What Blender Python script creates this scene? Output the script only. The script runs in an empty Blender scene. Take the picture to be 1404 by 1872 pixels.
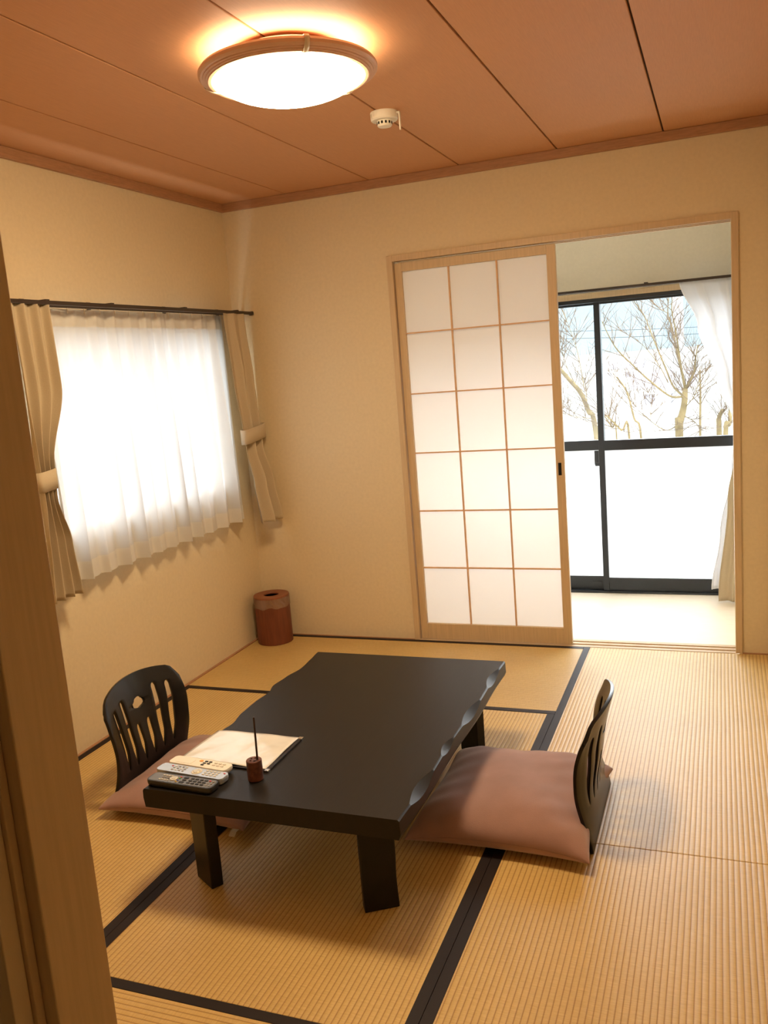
import bpy, bmesh, math, random
from mathutils import Vector, Matrix
from math import sin, cos, pi, radians, exp

S = bpy.context.scene
COL = S.collection
random.seed(7)

# ------------------------------------------------------------------ camera
cam_d = bpy.data.cameras.new('camera')
cam = bpy.data.objects.new('camera', cam_d)
COL.objects.link(cam)
RT = Vector((0.93121427, 0.35576056, -0.07921113))
UP = Vector((0.01297842, 0.18482637, 0.98268549))
FW = Vector((-0.36424104, 0.91611879, -0.16749575))
cam.matrix_world = Matrix(((RT.x, UP.x, -FW.x, 2.48200), (RT.y, UP.y, -FW.y, -4.24121), (RT.z, UP.z, -FW.z, 1.47910), (0, 0, 0, 1)))
cam_d.sensor_fit = 'VERTICAL'
cam_d.sensor_height = 36.0
cam_d.sensor_width = 27.0
cam_d.lens = 1582.33 / 1872 * 36.0
cam_d.clip_start = 0.02
cam_d.clip_end = 3000
S.camera = cam

# ------------------------------------------------------------------ view, world, light
S.view_settings.view_transform = 'Standard'
S.view_settings.look = 'None'
S.view_settings.exposure = 0.0
S.view_settings.gamma = 1.0
S.view_settings.use_curve_mapping = False
SKY = 15.5
LAMP = 81.0
LAMP_COL = (1.0, 0.735, 0.42)
wd = bpy.data.worlds.new('world')
S.world = wd
wd.use_nodes = True
bg = wd.node_tree.nodes['Background']
bg.inputs['Color'].default_value = (0.93, 0.97, 1.0, 1)
bg.inputs['Strength'].default_value = SKY
S.cycles.max_bounces = 10
S.cycles.diffuse_bounces = 6
S.cycles.transparent_max_bounces = 16
S.cycles.sample_clamp_indirect = 6.0
S.cycles.use_denoising = True

def portal(loc, rot, sx, sy):
    l = bpy.data.lights.new('sky_portal', 'AREA')
    l.shape = 'RECTANGLE'
    l.size = sx
    l.size_y = sy
    l.cycles.is_portal = True
    o = bpy.data.objects.new('sky_portal', l)
    o.location = loc
    o.rotation_euler = rot
    COL.objects.link(o)
portal((1.745, 1.09, 0.9), (-pi/2, 0, 0), 1.8, 1.8)      # shines towards -y
portal((-0.13, -0.91, 1.32), (0, -pi/2, 0), 0.9, 1.42)     # shines towards +x

# ------------------------------------------------------------------ materials
def lin(r, g, b):
    def f(c):
        c /= 255.0
        return c / 12.92 if c <= 0.04045 else ((c + 0.055) / 1.055) ** 2.4
    return (f(r), f(g), f(b), 1)

def nt(name):
    m = bpy.data.materials.new(name)
    m.use_nodes = True
    t = m.node_tree
    t.nodes.clear()
    out = t.nodes.new('ShaderNodeOutputMaterial')
    return m, t, out

def N(t, kind, **kw):
    n = t.nodes.new(kind)
    for k, v in kw.items():
        if k.startswith('i_'):
            n.inputs[int(k[2:]) if k[2:].isdigit() else k[2:].replace('_', ' ')].default_value = v
        else:
            setattr(n, k, v)
    return n

def principled(name, col, rough=0.5, spec=0.5, var=0.0, scale=20.0, stretch=(1, 1, 1), bump=0.0, bscale=200.0, bstretch=None, metal=0.0, sheen=0.0, coat=0.0, col2=None, transmission=0.0, bdist=0.002, detail=3.0):
    m, t, out = nt(name)
    p = N(t, 'ShaderNodeBsdfPrincipled')
    p.inputs['Roughness'].default_value = rough
    p.inputs['Specular IOR Level'].default_value = spec
    p.inputs['Metallic'].default_value = metal
    p.inputs['Sheen Weight'].default_value = sheen
    p.inputs['Coat Weight'].default_value = coat
    p.inputs['Base Color'].default_value = col
    t.links.new(p.outputs[0], out.inputs[0])
    tc = N(t, 'ShaderNodeTexCoord')
    if var > 0 or col2 is not None:
        mp = N(t, 'ShaderNodeMapping')
        mp.inputs['Scale'].default_value = stretch
        t.links.new(tc.outputs['Object'], mp.inputs[0])
        nz = N(t, 'ShaderNodeTexNoise')
        nz.inputs['Scale'].default_value = scale
        nz.inputs['Detail'].default_value = detail
        t.links.new(mp.outputs[0], nz.inputs['Vector'])
        cr = N(t, 'ShaderNodeValToRGB')
        a = col2 if col2 is not None else tuple(c * (1 - var) for c in col[:3]) + (1,)
        b = col if col2 is not None else tuple(min(1, c * (1 + var)) for c in col[:3]) + (1,)
        cr.color_ramp.elements[0].position = 0.3
        cr.color_ramp.elements[1].position = 0.7
        cr.color_ramp.elements[0].color = a
        cr.color_ramp.elements[1].color = b
        t.links.new(nz.outputs['Fac'], cr.inputs[0])
        t.links.new(cr.outputs[0], p.inputs['Base Color'])
    if bump > 0:
        mp2 = N(t, 'ShaderNodeMapping')
        mp2.inputs['Scale'].default_value = bstretch or (1, 1, 1)
        t.links.new(tc.outputs['Object'], mp2.inputs[0])
        n2 = N(t, 'ShaderNodeTexNoise')
        n2.inputs['Scale'].default_value = bscale
        n2.inputs['Detail'].default_value = 2
        t.links.new(mp2.outputs[0], n2.inputs['Vector'])
        b = N(t, 'ShaderNodeBump')
        b.inputs['Strength'].default_value = bump
        b.inputs['Distance'].default_value = bdist
        t.links.new(n2.outputs['Fac'], b.inputs['Height'])
        t.links.new(b.outputs[0], p.inputs['Normal'])
    return m

M = {}
M['wall'] = principled('wallpaper', (0.69, 0.58, 0.395, 1), 0.85, 0.2, var=0.03, scale=60, bump=0.35, bscale=160, bdist=0.0012)
M['veranda_wall'] = principled('veranda_wallpaper', (0.80, 0.75, 0.64, 1), 0.85, 0.2, var=0.02, scale=60, bump=0.2, bscale=160, bdist=0.001)
M['ceiling'] = principled('ceiling_veneer', (0.56, 0.285, 0.135, 1), 0.65, 0.25, var=0.05, scale=7, stretch=(70, 2.5, 1), detail=6, bump=0.15, bscale=60, bstretch=(4, 0.5, 1), bdist=0.0006)
M['groove'] = principled('groove', (0.10, 0.055, 0.03, 1), 0.9, 0.1)
M['moulding'] = principled('moulding_wood', (0.40, 0.21, 0.11, 1), 0.5, 0.3, var=0.12, scale=8, stretch=(3, 3, 30))
M['sill'] = principled('pale_wood', (0.57, 0.43, 0.27, 1), 0.45, 0.4, var=0.07, scale=7, stretch=(18, 18, 1.0), detail=4)
M['lattice'] = principled('lattice_wood', (0.66, 0.42, 0.24, 1), 0.5, 0.3, var=0.08, scale=30)
M['jamb'] = principled('jamb_wood', (0.60, 0.42, 0.21, 1), 0.55, 0.3, var=0.06, scale=9, stretch=(20, 20, 1), detail=4)
M['door_face'] = principled('door_face', (0.62, 0.47, 0.27, 1), 0.7, 0.2, var=0.05, scale=5, stretch=(6, 6, 1))
M['vfloor'] = principled('veranda_floor', (0.86, 0.77, 0.62, 1), 0.4, 0.5, var=0.06, scale=6, stretch=(1.5, 25, 1))
M['black_frame'] = principled('black_aluminium', (0.015, 0.020, 0.027, 1), 0.38, 0.5, bump=0.05, bscale=400)
M['dark_rail'] = principled('dark_rail', (0.035, 0.022, 0.016, 1), 0.35, 0.5, var=0.05)
M['dark_wood'] = principled('black_stained_wood', (0.007, 0.0055, 0.005, 1), 0.42, 0.32, col2=(0.010, 0.0075, 0.0065, 1), scale=5, stretch=(18, 1.2, 6), detail=6, bump=0.25, bscale=26, bstretch=(14, 1, 6), bdist=0.0006)
M['lacquer'] = principled('black_lacquer', (0.005, 0.004, 0.004, 1), 0.27, 0.36, col2=(0.007, 0.005, 0.005, 1), scale=12, stretch=(1, 6, 1))
M['cushion'] = principled('dusty_rose_cloth', (0.335, 0.200, 0.182, 1), 0.85, 0.2, var=0.10, scale=9, detail=5, bump=0.5, bscale=330, bdist=0.0008, sheen=0.35)
M['drape'] = principled('beige_drape', (0.50, 0.42, 0.30, 1), 0.9, 0.15, var=0.05, scale=400, bump=0.3, bscale=500, bdist=0.0005)
M['tieband'] = principled('tie_band', (0.53, 0.45, 0.33, 1), 0.85, 0.15, var=0.04, scale=400, bump=0.3, bscale=500, bdist=0.0005)
M['white_plastic'] = principled('white_plastic', (0.80, 0.76, 0.66, 1), 0.4, 0.5)
M['slot_black'] = principled('slot_black', (0.01, 0.01, 0.01, 1), 0.7, 0.2)
M['bin_wood'] = principled('bin_veneer', (0.155, 0.045, 0.020, 1), 0.5, 0.35, var=0.18, scale=9, stretch=(8, 8, 1), detail=5)
M['lid_wood'] = principled('lid_wood', (0.24, 0.075, 0.032, 1), 0.45, 0.4, var=0.12, scale=14, stretch=(1, 6, 1))
M['burl'] = principled('burl_wood', (0.17, 0.060, 0.035, 1), 0.45, 0.4, col2=(0.055, 0.020, 0.013, 1), scale=70, detail=5)
M['pen'] = principled('dark_stick', (0.03, 0.012, 0.010, 1), 0.3, 0.5)
M['cover'] = principled('black_leatherette', (0.012, 0.010, 0.012, 1), 0.4, 0.5, bump=0.4, bscale=700, bdist=0.0004)
M['metal_corner'] = principled('metal_corner', (0.75, 0.73, 0.70, 1), 0.25, 0.5, metal=1.0)
M['page'] = principled('clear_pocket_page', (0.78, 0.79, 0.80, 1), 0.12, 0.6, bump=1.0, bscale=9, bdist=0.010, coat=0.6)
M['remote_dark'] = principled('remote_dark', (0.028, 0.027, 0.026, 1), 0.35, 0.5)
M['remote_face'] = principled('remote_face', (0.13, 0.125, 0.115, 1), 0.3, 0.6)
M['remote_silver'] = principled('remote_silver', (0.50, 0.56, 0.66, 1), 0.25, 0.5, metal=0.3)
M['remote_white'] = principled('remote_white', (0.82, 0.78, 0.70, 1), 0.35, 0.5)
M['btn_black'] = principled('button_black', (0.012, 0.012, 0.012, 1), 0.45, 0.4)
M['btn_grey'] = principled('button_grey', (0.30, 0.29, 0.27, 1), 0.45, 0.4)
M['btn_light'] = principled('button_light', (0.66, 0.63, 0.57, 1), 0.4, 0.5)
M['btn_gold'] = principled('button_gold', (0.60, 0.50, 0.33, 1), 0.25, 0.5, metal=0.6)
M['btn_orange'] = principled('button_orange', (0.80, 0.33, 0.04, 1), 0.4, 0.5)
M['btn_red'] = principled('button_red', (0.60, 0.04, 0.03, 1), 0.4, 0.5)
M['btn_green'] = principled('button_green', (0.05, 0.40, 0.10, 1), 0.4, 0.5)
M['btn_blue'] = principled('button_blue', (0.05, 0.12, 0.50, 1), 0.4, 0.5)
M['btn_yellow'] = principled('button_yellow', (0.70, 0.45, 0.05, 1), 0.4, 0.5)
M['lcd'] = principled('lcd', (0.30, 0.31, 0.27, 1), 0.15, 0.6)
M['ring_wood'] = principled('ring_wood', (0.72, 0.47, 0.34, 1), 0.4, 0.4, var=0.04, scale=20)
M['clip'] = principled('clear_clip', (0.70, 0.62, 0.50, 1), 0.25, 0.5)
M['bark'] = principled('bark', (0.085, 0.064, 0.032, 1), 0.9, 0.1, var=0.25, scale=12)
M['twig'] = principled('twig_bark', (0.060, 0.042, 0.028, 1), 0.9, 0.1, var=0.2, scale=12)
M['pole'] = principled('concrete_pole', (0.17, 0.17, 0.175, 1), 0.9, 0.1, var=0.1, scale=3)
M['wire'] = principled('wire', (0.02, 0.025, 0.03, 1), 0.6, 0.2)
M['ground'] = principled('pale_ground', (0.20, 0.198, 0.188, 1), 0.95, 0.1, col2=(0.072, 0.082, 0.088, 1), scale=0.035, stretch=(0.35, 1.0, 1), detail=7)
M['mountain'] = principled('hazy_mountain', (0.068, 0.088, 0.101, 1), 1.0, 0.0, col2=(0.080, 0.098, 0.108, 1), scale=0.012, detail=6)  # distance haze is mixed into the base colour as pale blue
M['house_wall'] = principled('house_wall', (0.60, 0.60, 0.58, 1), 0.9, 0.1)
M['house_roof'] = principled('house_roof', (0.15, 0.15, 0.175, 1), 0.8, 0.2)
M['bud'] = principled('red_leaf', (0.45, 0.10, 0.08, 1), 0.8, 0.1)

def mix_mat(name, parts):
    """parts: [(shader_node_type, colour, rough or None, weight)] mixed by constant weights"""
    m, t, out = nt(name)
    prev = None
    acc = 0.0
    for kind, col, rough, w in parts:
        n = N(t, kind)
        n.inputs['Color'].default_value = col
        if rough is not None and 'Roughness' in n.inputs:
            n.inputs['Roughness'].default_value = rough
        if prev is None:
            prev = n
            acc = w
        else:
            mx = N(t, 'ShaderNodeMixShader')
            mx.inputs[0].default_value = w / (acc + w)
            t.links.new(prev.outputs[0], mx.inputs[1])
            t.links.new(n.outputs[0], mx.inputs[2])
            acc += w
            prev = mx
    t.links.new(prev.outputs[0], out.inputs[0])
    return m
TR, TL, DF, GL = 'ShaderNodeBsdfTransparent', 'ShaderNodeBsdfTranslucent', 'ShaderNodeBsdfDiffuse', 'ShaderNodeBsdfGlossy'
M['glass'] = mix_mat('clear_glass', [(TR, (0.96, 0.98, 0.98, 1), None, 0.95), (GL, (1, 1, 1, 1), 0.02, 0.05)])
M['frosted'] = mix_mat('frosted_glass', [(TL, (0.90, 0.895, 0.885, 1), None, 0.62), (DF, (0.80, 0.80, 0.79, 1), None, 0.20), (GL, (1, 1, 1, 1), 0.35, 0.04)])
M['paper'] = mix_mat('screen_paper', [(TL, (0.95, 0.93, 0.92, 1), None, 0.50), (DF, (0.88, 0.85, 0.80, 1), None, 0.50)])
M['sheer'] = mix_mat('sheer_cloth', [(TL, (0.35, 0.355, 0.365, 1), None, 0.42), (DF, (0.88, 0.87, 0.86, 1), None, 0.565), (TR, (1, 1, 1, 1), None, 0.015)])
M['sheer_bright'] = mix_mat('veranda_sheer_cloth', [(TL, (0.78, 0.78, 0.80, 1), None, 0.45), (DF, (0.92, 0.92, 0.92, 1), None, 0.51), (TR, (1, 1, 1, 1), None, 0.04)])
M['sheer_dense'] = mix_mat('sheer_hem_cloth', [(TL, (0.34, 0.34, 0.34, 1), None, 0.30), (DF, (0.90, 0.88, 0.84, 1), None, 0.68), (TR, (1, 1, 1, 1), None, 0.02)])
M['bag'] = mix_mat('thin_plastic', [(TR, (0.95, 0.93, 0.92, 1), None, 0.80), (DF, (0.75, 0.62, 0.55, 1), None, 0.09), (GL, (1, 1, 1, 1), 0.12, 0.12)])

def emission(name, col, strength):
    m, t, out = nt(name)
    e = N(t, 'ShaderNodeEmission')
    e.inputs[0].default_value = col
    e.inputs[1].default_value = strength
    t.links.new(e.outputs[0], out.inputs[0])
    return m
M['lamp_glow'] = emission('lamp_diffuser', LAMP_COL + (1,), LAMP)
M['lamp_side'] = emission('lamp_side_diffuser', (1.0, 0.86, 0.62, 1), LAMP * 0.20)

def tatami_mat_material():
    """ribs run along local y (the mat's length), rush strands across them"""
    m, t, out = nt('tatami_rush')
    p = N(t, 'ShaderNodeBsdfPrincipled')
    p.inputs['Roughness'].default_value = 0.44
    p.inputs['Specular IOR Level'].default_value = 0.62
    t.links.new(p.outputs[0], out.inputs[0])
    tc = N(t, 'ShaderNodeTexCoord')
    sp = N(t, 'ShaderNodeSeparateXYZ')
    t.links.new(tc.outputs['Object'], sp.inputs[0])
    def math_(op, a, b=None, c=None):
        n = N(t, 'ShaderNodeMath', operation=op)
        for i, v in enumerate((a, b, c)):
            if v is None:
                continue
            if isinstance(v, (int, float)):
                n.inputs[i].default_value = v
            else:
                t.links.new(v, n.inputs[i])
        return n.outputs[0]
    # wobble of the rows
    nz = N(t, 'ShaderNodeTexNoise')
    nz.inputs['Scale'].default_value = 2.0
    nz.inputs['Detail'].default_value = 1.0
    t.links.new(tc.outputs['Object'], nz.inputs['Vector'])
    wob = math_('MULTIPLY', nz.outputs['Fac'], 0.004)
    x = math_('ADD', sp.outputs['X'], wob)
    ph = math_('MULTIPLY', x, 2 * pi / 0.0152)
    s = math_('SINE', ph)
    rib = math_('POWER', math_('MULTIPLY_ADD', s, 0.5, 0.5), 0.42)       # broad ridges with narrow valleys
    # single strands crossing the ribs
    st = N(t, 'ShaderNodeMapping')
    st.inputs['Scale'].default_value = (30, 420, 1)
    t.links.new(tc.outputs['Object'], st.inputs[0])
    n2 = N(t, 'ShaderNodeTexNoise')
    n2.inputs['Scale'].default_value = 1.0
    n2.inputs['Detail'].default_value = 2.0
    t.links.new(st.outputs[0], n2.inputs['Vector'])
    n3 = N(t, 'ShaderNodeTexNoise')
    n3.inputs['Scale'].default_value = 3.0
    n3.inputs['Detail'].default_value = 4.0
    t.links.new(tc.outputs['Object'], n3.inputs['Vector'])
    cr = N(t, 'ShaderNodeValToRGB')
    cr.color_ramp.elements[0].position = 0.25
    cr.color_ramp.elements[1].position = 0.75
    cr.color_ramp.elements[0].color = (0.54, 0.365, 0.125, 1)
    cr.color_ramp.elements[1].color = (0.67, 0.485, 0.20, 1)
    t.links.new(n2.outputs['Fac'], cr.inputs[0])
    cv = N(t, 'ShaderNodeValToRGB')
    cv.color_ramp.elements[0].position = 0.0
    cv.color_ramp.elements[1].position = 0.55
    cv.color_ramp.elements[0].color = (0.52, 0.38, 0.22, 1)  # shade in the valleys between ribs, painted into the rush colour
    cv.color_ramp.elements[1].color = (1, 1, 1, 1)
    t.links.new(rib, cv.inputs[0])
    mx = N(t, 'ShaderNodeMix', data_type='RGBA', blend_type='MULTIPLY')
    mx.inputs[0].default_value = 1.0
    t.links.new(cr.outputs[0], mx.inputs[6])
    t.links.new(cv.outputs[0], mx.inputs[7])
    cw = N(t, 'ShaderNodeValToRGB')
    cw.color_ramp.elements[0].position = 0.3
    cw.color_ramp.elements[1].position = 0.7
    cw.color_ramp.elements[0].color = (0.93, 0.91, 0.88, 1)
    cw.color_ramp.elements[1].color = (1.05, 1.04, 1.02, 1)
    t.links.new(n3.outputs['Fac'], cw.inputs[0])
    mx2 = N(t, 'ShaderNodeMix', data_type='RGBA', blend_type='MULTIPLY')
    mx2.inputs[0].default_value = 1.0
    t.links.new(mx.outputs[2], mx2.inputs[6])
    t.links.new(cw.outputs[0], mx2.inputs[7])
    t.links.new(mx2.outputs[2], p.inputs['Base Color'])
    h = math_('ADD', rib, math_('MULTIPLY', n2.outputs['Fac'], 0.35))
    b = N(t, 'ShaderNodeBump')
    b.inputs['Strength'].default_value = 0.7
    b.inputs['Distance'].default_value = 0.0013
    t.links.new(h, b.inputs['Height'])
    t.links.new(b.outputs[0], p.inputs['Normal'])
    return m
M['tatami'] = tatami_mat_material()
M['heri'] = principled('border_cloth', (0.014, 0.008, 0.009, 1), 0.55, 0.28, bump=0.3, bscale=900, bdist=0.0003)

# ------------------------------------------------------------------ mesh helpers
class MB:
    def __init__(s):
        s.v = []
        s.f = []
    def box(s, x0, x1, y0, y1, z0, z1):
        n = len(s.v)
        s.v += [(x0, y0, z0), (x1, y0, z0), (x1, y1, z0), (x0, y1, z0), (x0, y0, z1), (x1, y0, z1), (x1, y1, z1), (x0, y1, z1)]
        s.f += [tuple(n + i for i in q) for q in ((0, 3, 2, 1), (4, 5, 6, 7), (0, 1, 5, 4), (1, 2, 6, 5), (2, 3, 7, 6), (3, 0, 4, 7))]
        return s
    def prism(s, pts, z0, z1):
        n = len(s.v)
        k = len(pts)
        s.v += [(x, y, z0) for x, y in pts] + [(x, y, z1) for x, y in pts]
        s.f.append(tuple(n + i for i in reversed(range(k))))
        s.f.append(tuple(n + k + i for i in range(k)))
        for i in range(k):
            j = (i + 1) % k
            s.f.append((n + i, n + j, n + k + j, n + k + i))
        return s
    def grid(s, P):
        n = len(s.v)
        R, Cc = len(P), len(P[0])
        for r in P:
            s.v += [tuple(q) for q in r]
        for i in range(R - 1):
            for j in range(Cc - 1):
                a = n + i * Cc + j
                s.f.append((a, a + 1, a + Cc + 1, a + Cc))
        return s
    def lathe(s, prof, seg=64, cx=0, cy=0, close=False):
        n = len(s.v)
        k = len(prof)
        for i in range(seg):
            a = 2 * pi * i / seg
            s.v += [(cx + r * cos(a), cy + r * sin(a), z) for r, z in prof]
        for i in range(seg):
            i2 = (i + 1) % seg
            for j in range(k - 1 if not close else k):
                j2 = (j + 1) % k
                s.f.append((n + i * k + j, n + i2 * k + j, n + i2 * k + j2, n + i * k + j2))
        return s
    def tube(s, pts, rad, sides=8, cap=True):
        pts = [Vector(p) for p in pts]
        if isinstance(rad, (int, float)):
            rad = [rad] * len(pts)
        n = len(s.v)
        ref = None
        for i, p in enumerate(pts):
            d = (pts[min(i + 1, len(pts) - 1)] - pts[max(i - 1, 0)]).normalized()
            if ref is None:
                ref = Vector((0, 0, 1)) if abs(d.z) < 0.9 else Vector((1, 0, 0))
            a = (ref - d * ref.dot(d)).normalized()
            ref = a
            b = d.cross(a)
            for k in range(sides):
                q = p + (a * cos(2 * pi * k / sides) + b * sin(2 * pi * k / sides)) * rad[i]
                s.v.append(tuple(q))
        for i in range(len(pts) - 1):
            for k in range(sides):
                k2 = (k + 1) % sides
                s.f.append((n + i * sides + k, n + i * sides + k2, n + (i + 1) * sides + k2, n + (i + 1) * sides + k))
        if cap:
            s.f.append(tuple(n + k for k in reversed(range(sides))))
            s.f.append(tuple(n + (len(pts) - 1) * sides + k for k in range(sides)))
        return s
    def build(s, name, mat, parent=None, smooth=False, bevel=0.0, seg=2, solid=0.0, weld=False, angle=35):
        me = bpy.data.meshes.new(name)
        me.from_pydata(s.v, [], s.f)
        bm = bmesh.new()
        bm.from_mesh(me)
        if weld:
            bmesh.ops.remove_doubles(bm, verts=bm.verts, dist=1e-5)
        bmesh.ops.recalc_face_normals(bm, faces=bm.faces)
        if smooth:
            for f in bm.faces:
                f.smooth = True
            for e in bm.edges:
                if len(e.link_faces) == 2 and e.calc_face_angle(0) > radians(angle):
                    e.smooth = False
        bm.to_mesh(me)
        bm.free()
        me.materials.append(M[mat])
        o = bpy.data.objects.new(name, me)
        COL.objects.link(o)
        if parent is not None:
            o.parent = parent
        if solid:
            md = o.modifiers.new('thickness', 'SOLIDIFY')
            md.thickness = solid
            md.offset = 0
        if bevel:
            md = o.modifiers.new('bevel', 'BEVEL')
            md.width = bevel
            md.segments = seg
            md.limit_method = 'ANGLE'
            md.angle_limit = radians(40)
            md.harden_normals = False
        return o

def empty(name, loc=(0, 0, 0), rz=0.0):
    o = bpy.data.objects.new(name, None)
    o.empty_display_size = 0.1
    o.location = loc
    o.rotation_euler = (0, 0, rz)
    COL.objects.link(o)
    return o
def thing(name, label, cat, loc=(0, 0, 0), rz=0.0, group=None):
    return tag(empty(name, loc, rz), label, cat, group)
def tag(o, label, cat, group=None, kind=None):
    o['label'] = label
    o['category'] = cat
    if group:
        o['group'] = group
    if kind:
        o['kind'] = kind
    return o
def struct(o, label=None):
    o['kind'] = 'structure'
    if label:
        o['label'] = label
    return o
def link_copy(src, parent, loc=None, rz=None):
    c = src.copy()
    COL.objects.link(c)
    c.parent = parent
    if loc is not None:
        c.location = loc
    if rz is not None:
        c.rotation_euler = (0, 0, rz)
    return c
def smooth01(a, b, x):
    t = max(0.0, min(1.0, (x - a) / (b - a)))
    return t * t * (3 - 2 * t)
def lerp_tab(tab, x):
    """tab of (x, value...) sorted ascending, smooth interpolation"""
    if x <= tab[0][0]:
        return tab[0][1:]
    for p, q in zip(tab, tab[1:]):
        if x <= q[0]:
            t = (x - p[0]) / (q[0] - p[0])
            t = t * t * (3 - 2 * t)
            return tuple(a + (b - a) * t for a, b in zip(p[1:], q[1:]))
    return tab[-1][1:]

# ------------------------------------------------------------------ room shell
XR, YF, HC, HM = 2.73, -3.64, 2.387, 2.345
DX0, DX1, DH = 0.921, 2.562, 2.013          # outer size of the door casing
struct(MB().box(-0.12, 3.5, -5.4, 0.0, -0.14, -0.055).build('floor', 'groove'), 'sub-floor under the tatami mats')
struct(MB().box(0.0, XR, 0.10, 1.02, -0.14, 0.0).build('floor', 'vfloor'), 'pale wooden veranda floor, bright with daylight')
# left wall with window opening
wy0, wy1, wz0, wz1 = -1.60, -0.22, 0.90, 1.745
struct(MB().box(-0.12, 0, -3.8, wy0, -0.14, 2.6).box(-0.12, 0, wy1, 0.10, -0.14, 2.6).box(-0.12, 0, wy0, wy1, -0.14, wz0).box(-0.12, 0, wy0, wy1, wz1, 2.6).build('wall_left', 'wall'))
struct(MB().box(0, DX0 + 0.012, 0, 0.10, -0.14, 2.6).box(DX1 - 0.012, XR + 0.1, 0, 0.10, -0.14, 2.6).box(DX0 + 0.012, DX1 - 0.012, 0, 0.10, DH - 0.012, 2.6).build('wall_back', 'wall'))
struct(MB().box(XR, XR + 0.1, -3.71, 0, -0.14, 2.6).build('wall_right', 'wall'))
# front wall: left part up to the pillar, lintel above the entrance
struct(MB().box(0, 1.86, -3.71, YF, -0.14, 2.6).box(1.86, XR + 0.1, -3.71, YF, 2.0, 2.6).build('wall_front', 'wall'))
# entrance room behind the camera
struct(MB().box(3.30, 3.40, -5.4, -3.71, -0.14, 2.6).box(XR + 0.1, 3.40, -3.71, -3.64, -0.14, 2.6).box(0.9, 1.0, -5.4, -3.78, -0.14, 2.6).box(0.9, 3.4, -5.5, -5.4, -0.14, 2.6).build('wall_entrance', 'wall'))
struct(MB().box(1.0, 3.30, -5.4, -3.72, -0.055, 0.0).build('floor', 'vfloor'), 'wooden floor of the entrance room')
struct(MB().box(0.9, 3.40, -5.5, -3.71, 2.387, 2.6).build('ceiling', 'wall'), 'entrance room ceiling')
# ceiling: wide veneer boards with narrow dark grooves, running towards the back wall
cm = MB()
edges = [0.0] + [0.3967 + 0.466 * k for k in range(5)] + [XR]
for a, b in zip(edges, edges[1:]):
    cm.box(a + (0.0035 if a else 0), b - 0.0035, YF, 0.0, HC, HC + 0.012)
struct(cm.build('ceiling', 'ceiling', bevel=0.0015, seg=1), 'brown wood veneer ceiling with dark grooves')
struct(MB().box(-0.02, XR, YF, 0.0, HC + 0.012, HC + 0.06).build('trim_1', 'groove'), 'dark joints between the ceiling boards')
struct(MB().box(0, 0.022, YF, 0, HM, HC).build('trim_2', 'moulding', bevel=0.003), 'brown ceiling moulding along the left wall')
struct(MB().box(0.022, XR, -0.022, 0, HM, HC).build('trim_3', 'moulding', bevel=0.003), 'brown ceiling moulding along the back wall')
struct(MB().box(XR - 0.022, XR, YF, -0.022, HM, HC).build('trim_4', 'moulding', bevel=0.003), 'brown ceiling moulding along the right wall')
struct(MB().box(0, 0.014, YF, 0, -0.055, 0.004).build('baseboard_left', 'moulding', bevel=0.001))
struct(MB().box(0.014, DX0, -0.010, 0, -0.055, 0.003).box(DX1, XR, -0.010, 0, -0.055, 0.003).build('baseboard_back', 'moulding', bevel=0.001))
# veranda shell
struct(MB().box(-0.12, 0.0, 0.10, 1.12, -0.14, 2.6).build('wall_veranda_left', 'veranda_wall'))
struct(MB().box(XR, XR + 0.1, 0.10, 1.12, -0.14, 2.6).build('wall_veranda_right', 'veranda_wall'))
VW0, VW1, VZ1 = 0.86, 2.63, 1.757
struct(MB().box(0, VW0, 1.02, 1.12, -0.14, 2.6).box(VW1, XR, 1.02, 1.12, -0.14, 2.6).box(VW0, VW1, 1.02, 1.12, VZ1 + 0.03, 2.6).build('wall_veranda_back', 'veranda_wall'))
struct(MB().box(0, XR, 0.10, 1.02, 2.30, 2.6).build('ceiling', 'veranda_wall'), 'pale veranda ceiling')
struct(MB().box(VW0 - 0.03, VW1 + 0.03, 0.985, 1.03, VZ1, VZ1 + 0.032).box(VW0 - 0.03, VW0, 0.985, 1.03, 0, VZ1).box(VW1, VW1 + 0.03, 0.985, 1.03, 0, VZ1).build('trim_5', 'sill', bevel=0.002), 'pale wood casing around the veranda window')

# foreground pillar at the entrance
jm = MB().box(1.86, 1.915, -3.712, YF, -0.05, 2.0)
struct(jm.build('trim_6', 'jamb', bevel=0.0015), 'wooden pillar of the entrance opening, close to the camera')
struct(MB().box(1.70, 1.9015, -3.722, -3.7125, 0.0, 2.0).build('trim_7', 'jamb', bevel=0.0012), 'narrow wood casing beside the pillar')
struct(MB().box(1.05, 1.897, -3.742, -3.7225, 0.0, 1.98).build('door_2', 'door_face', bevel=0.001), 'flat pale sliding door beside the pillar')

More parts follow.
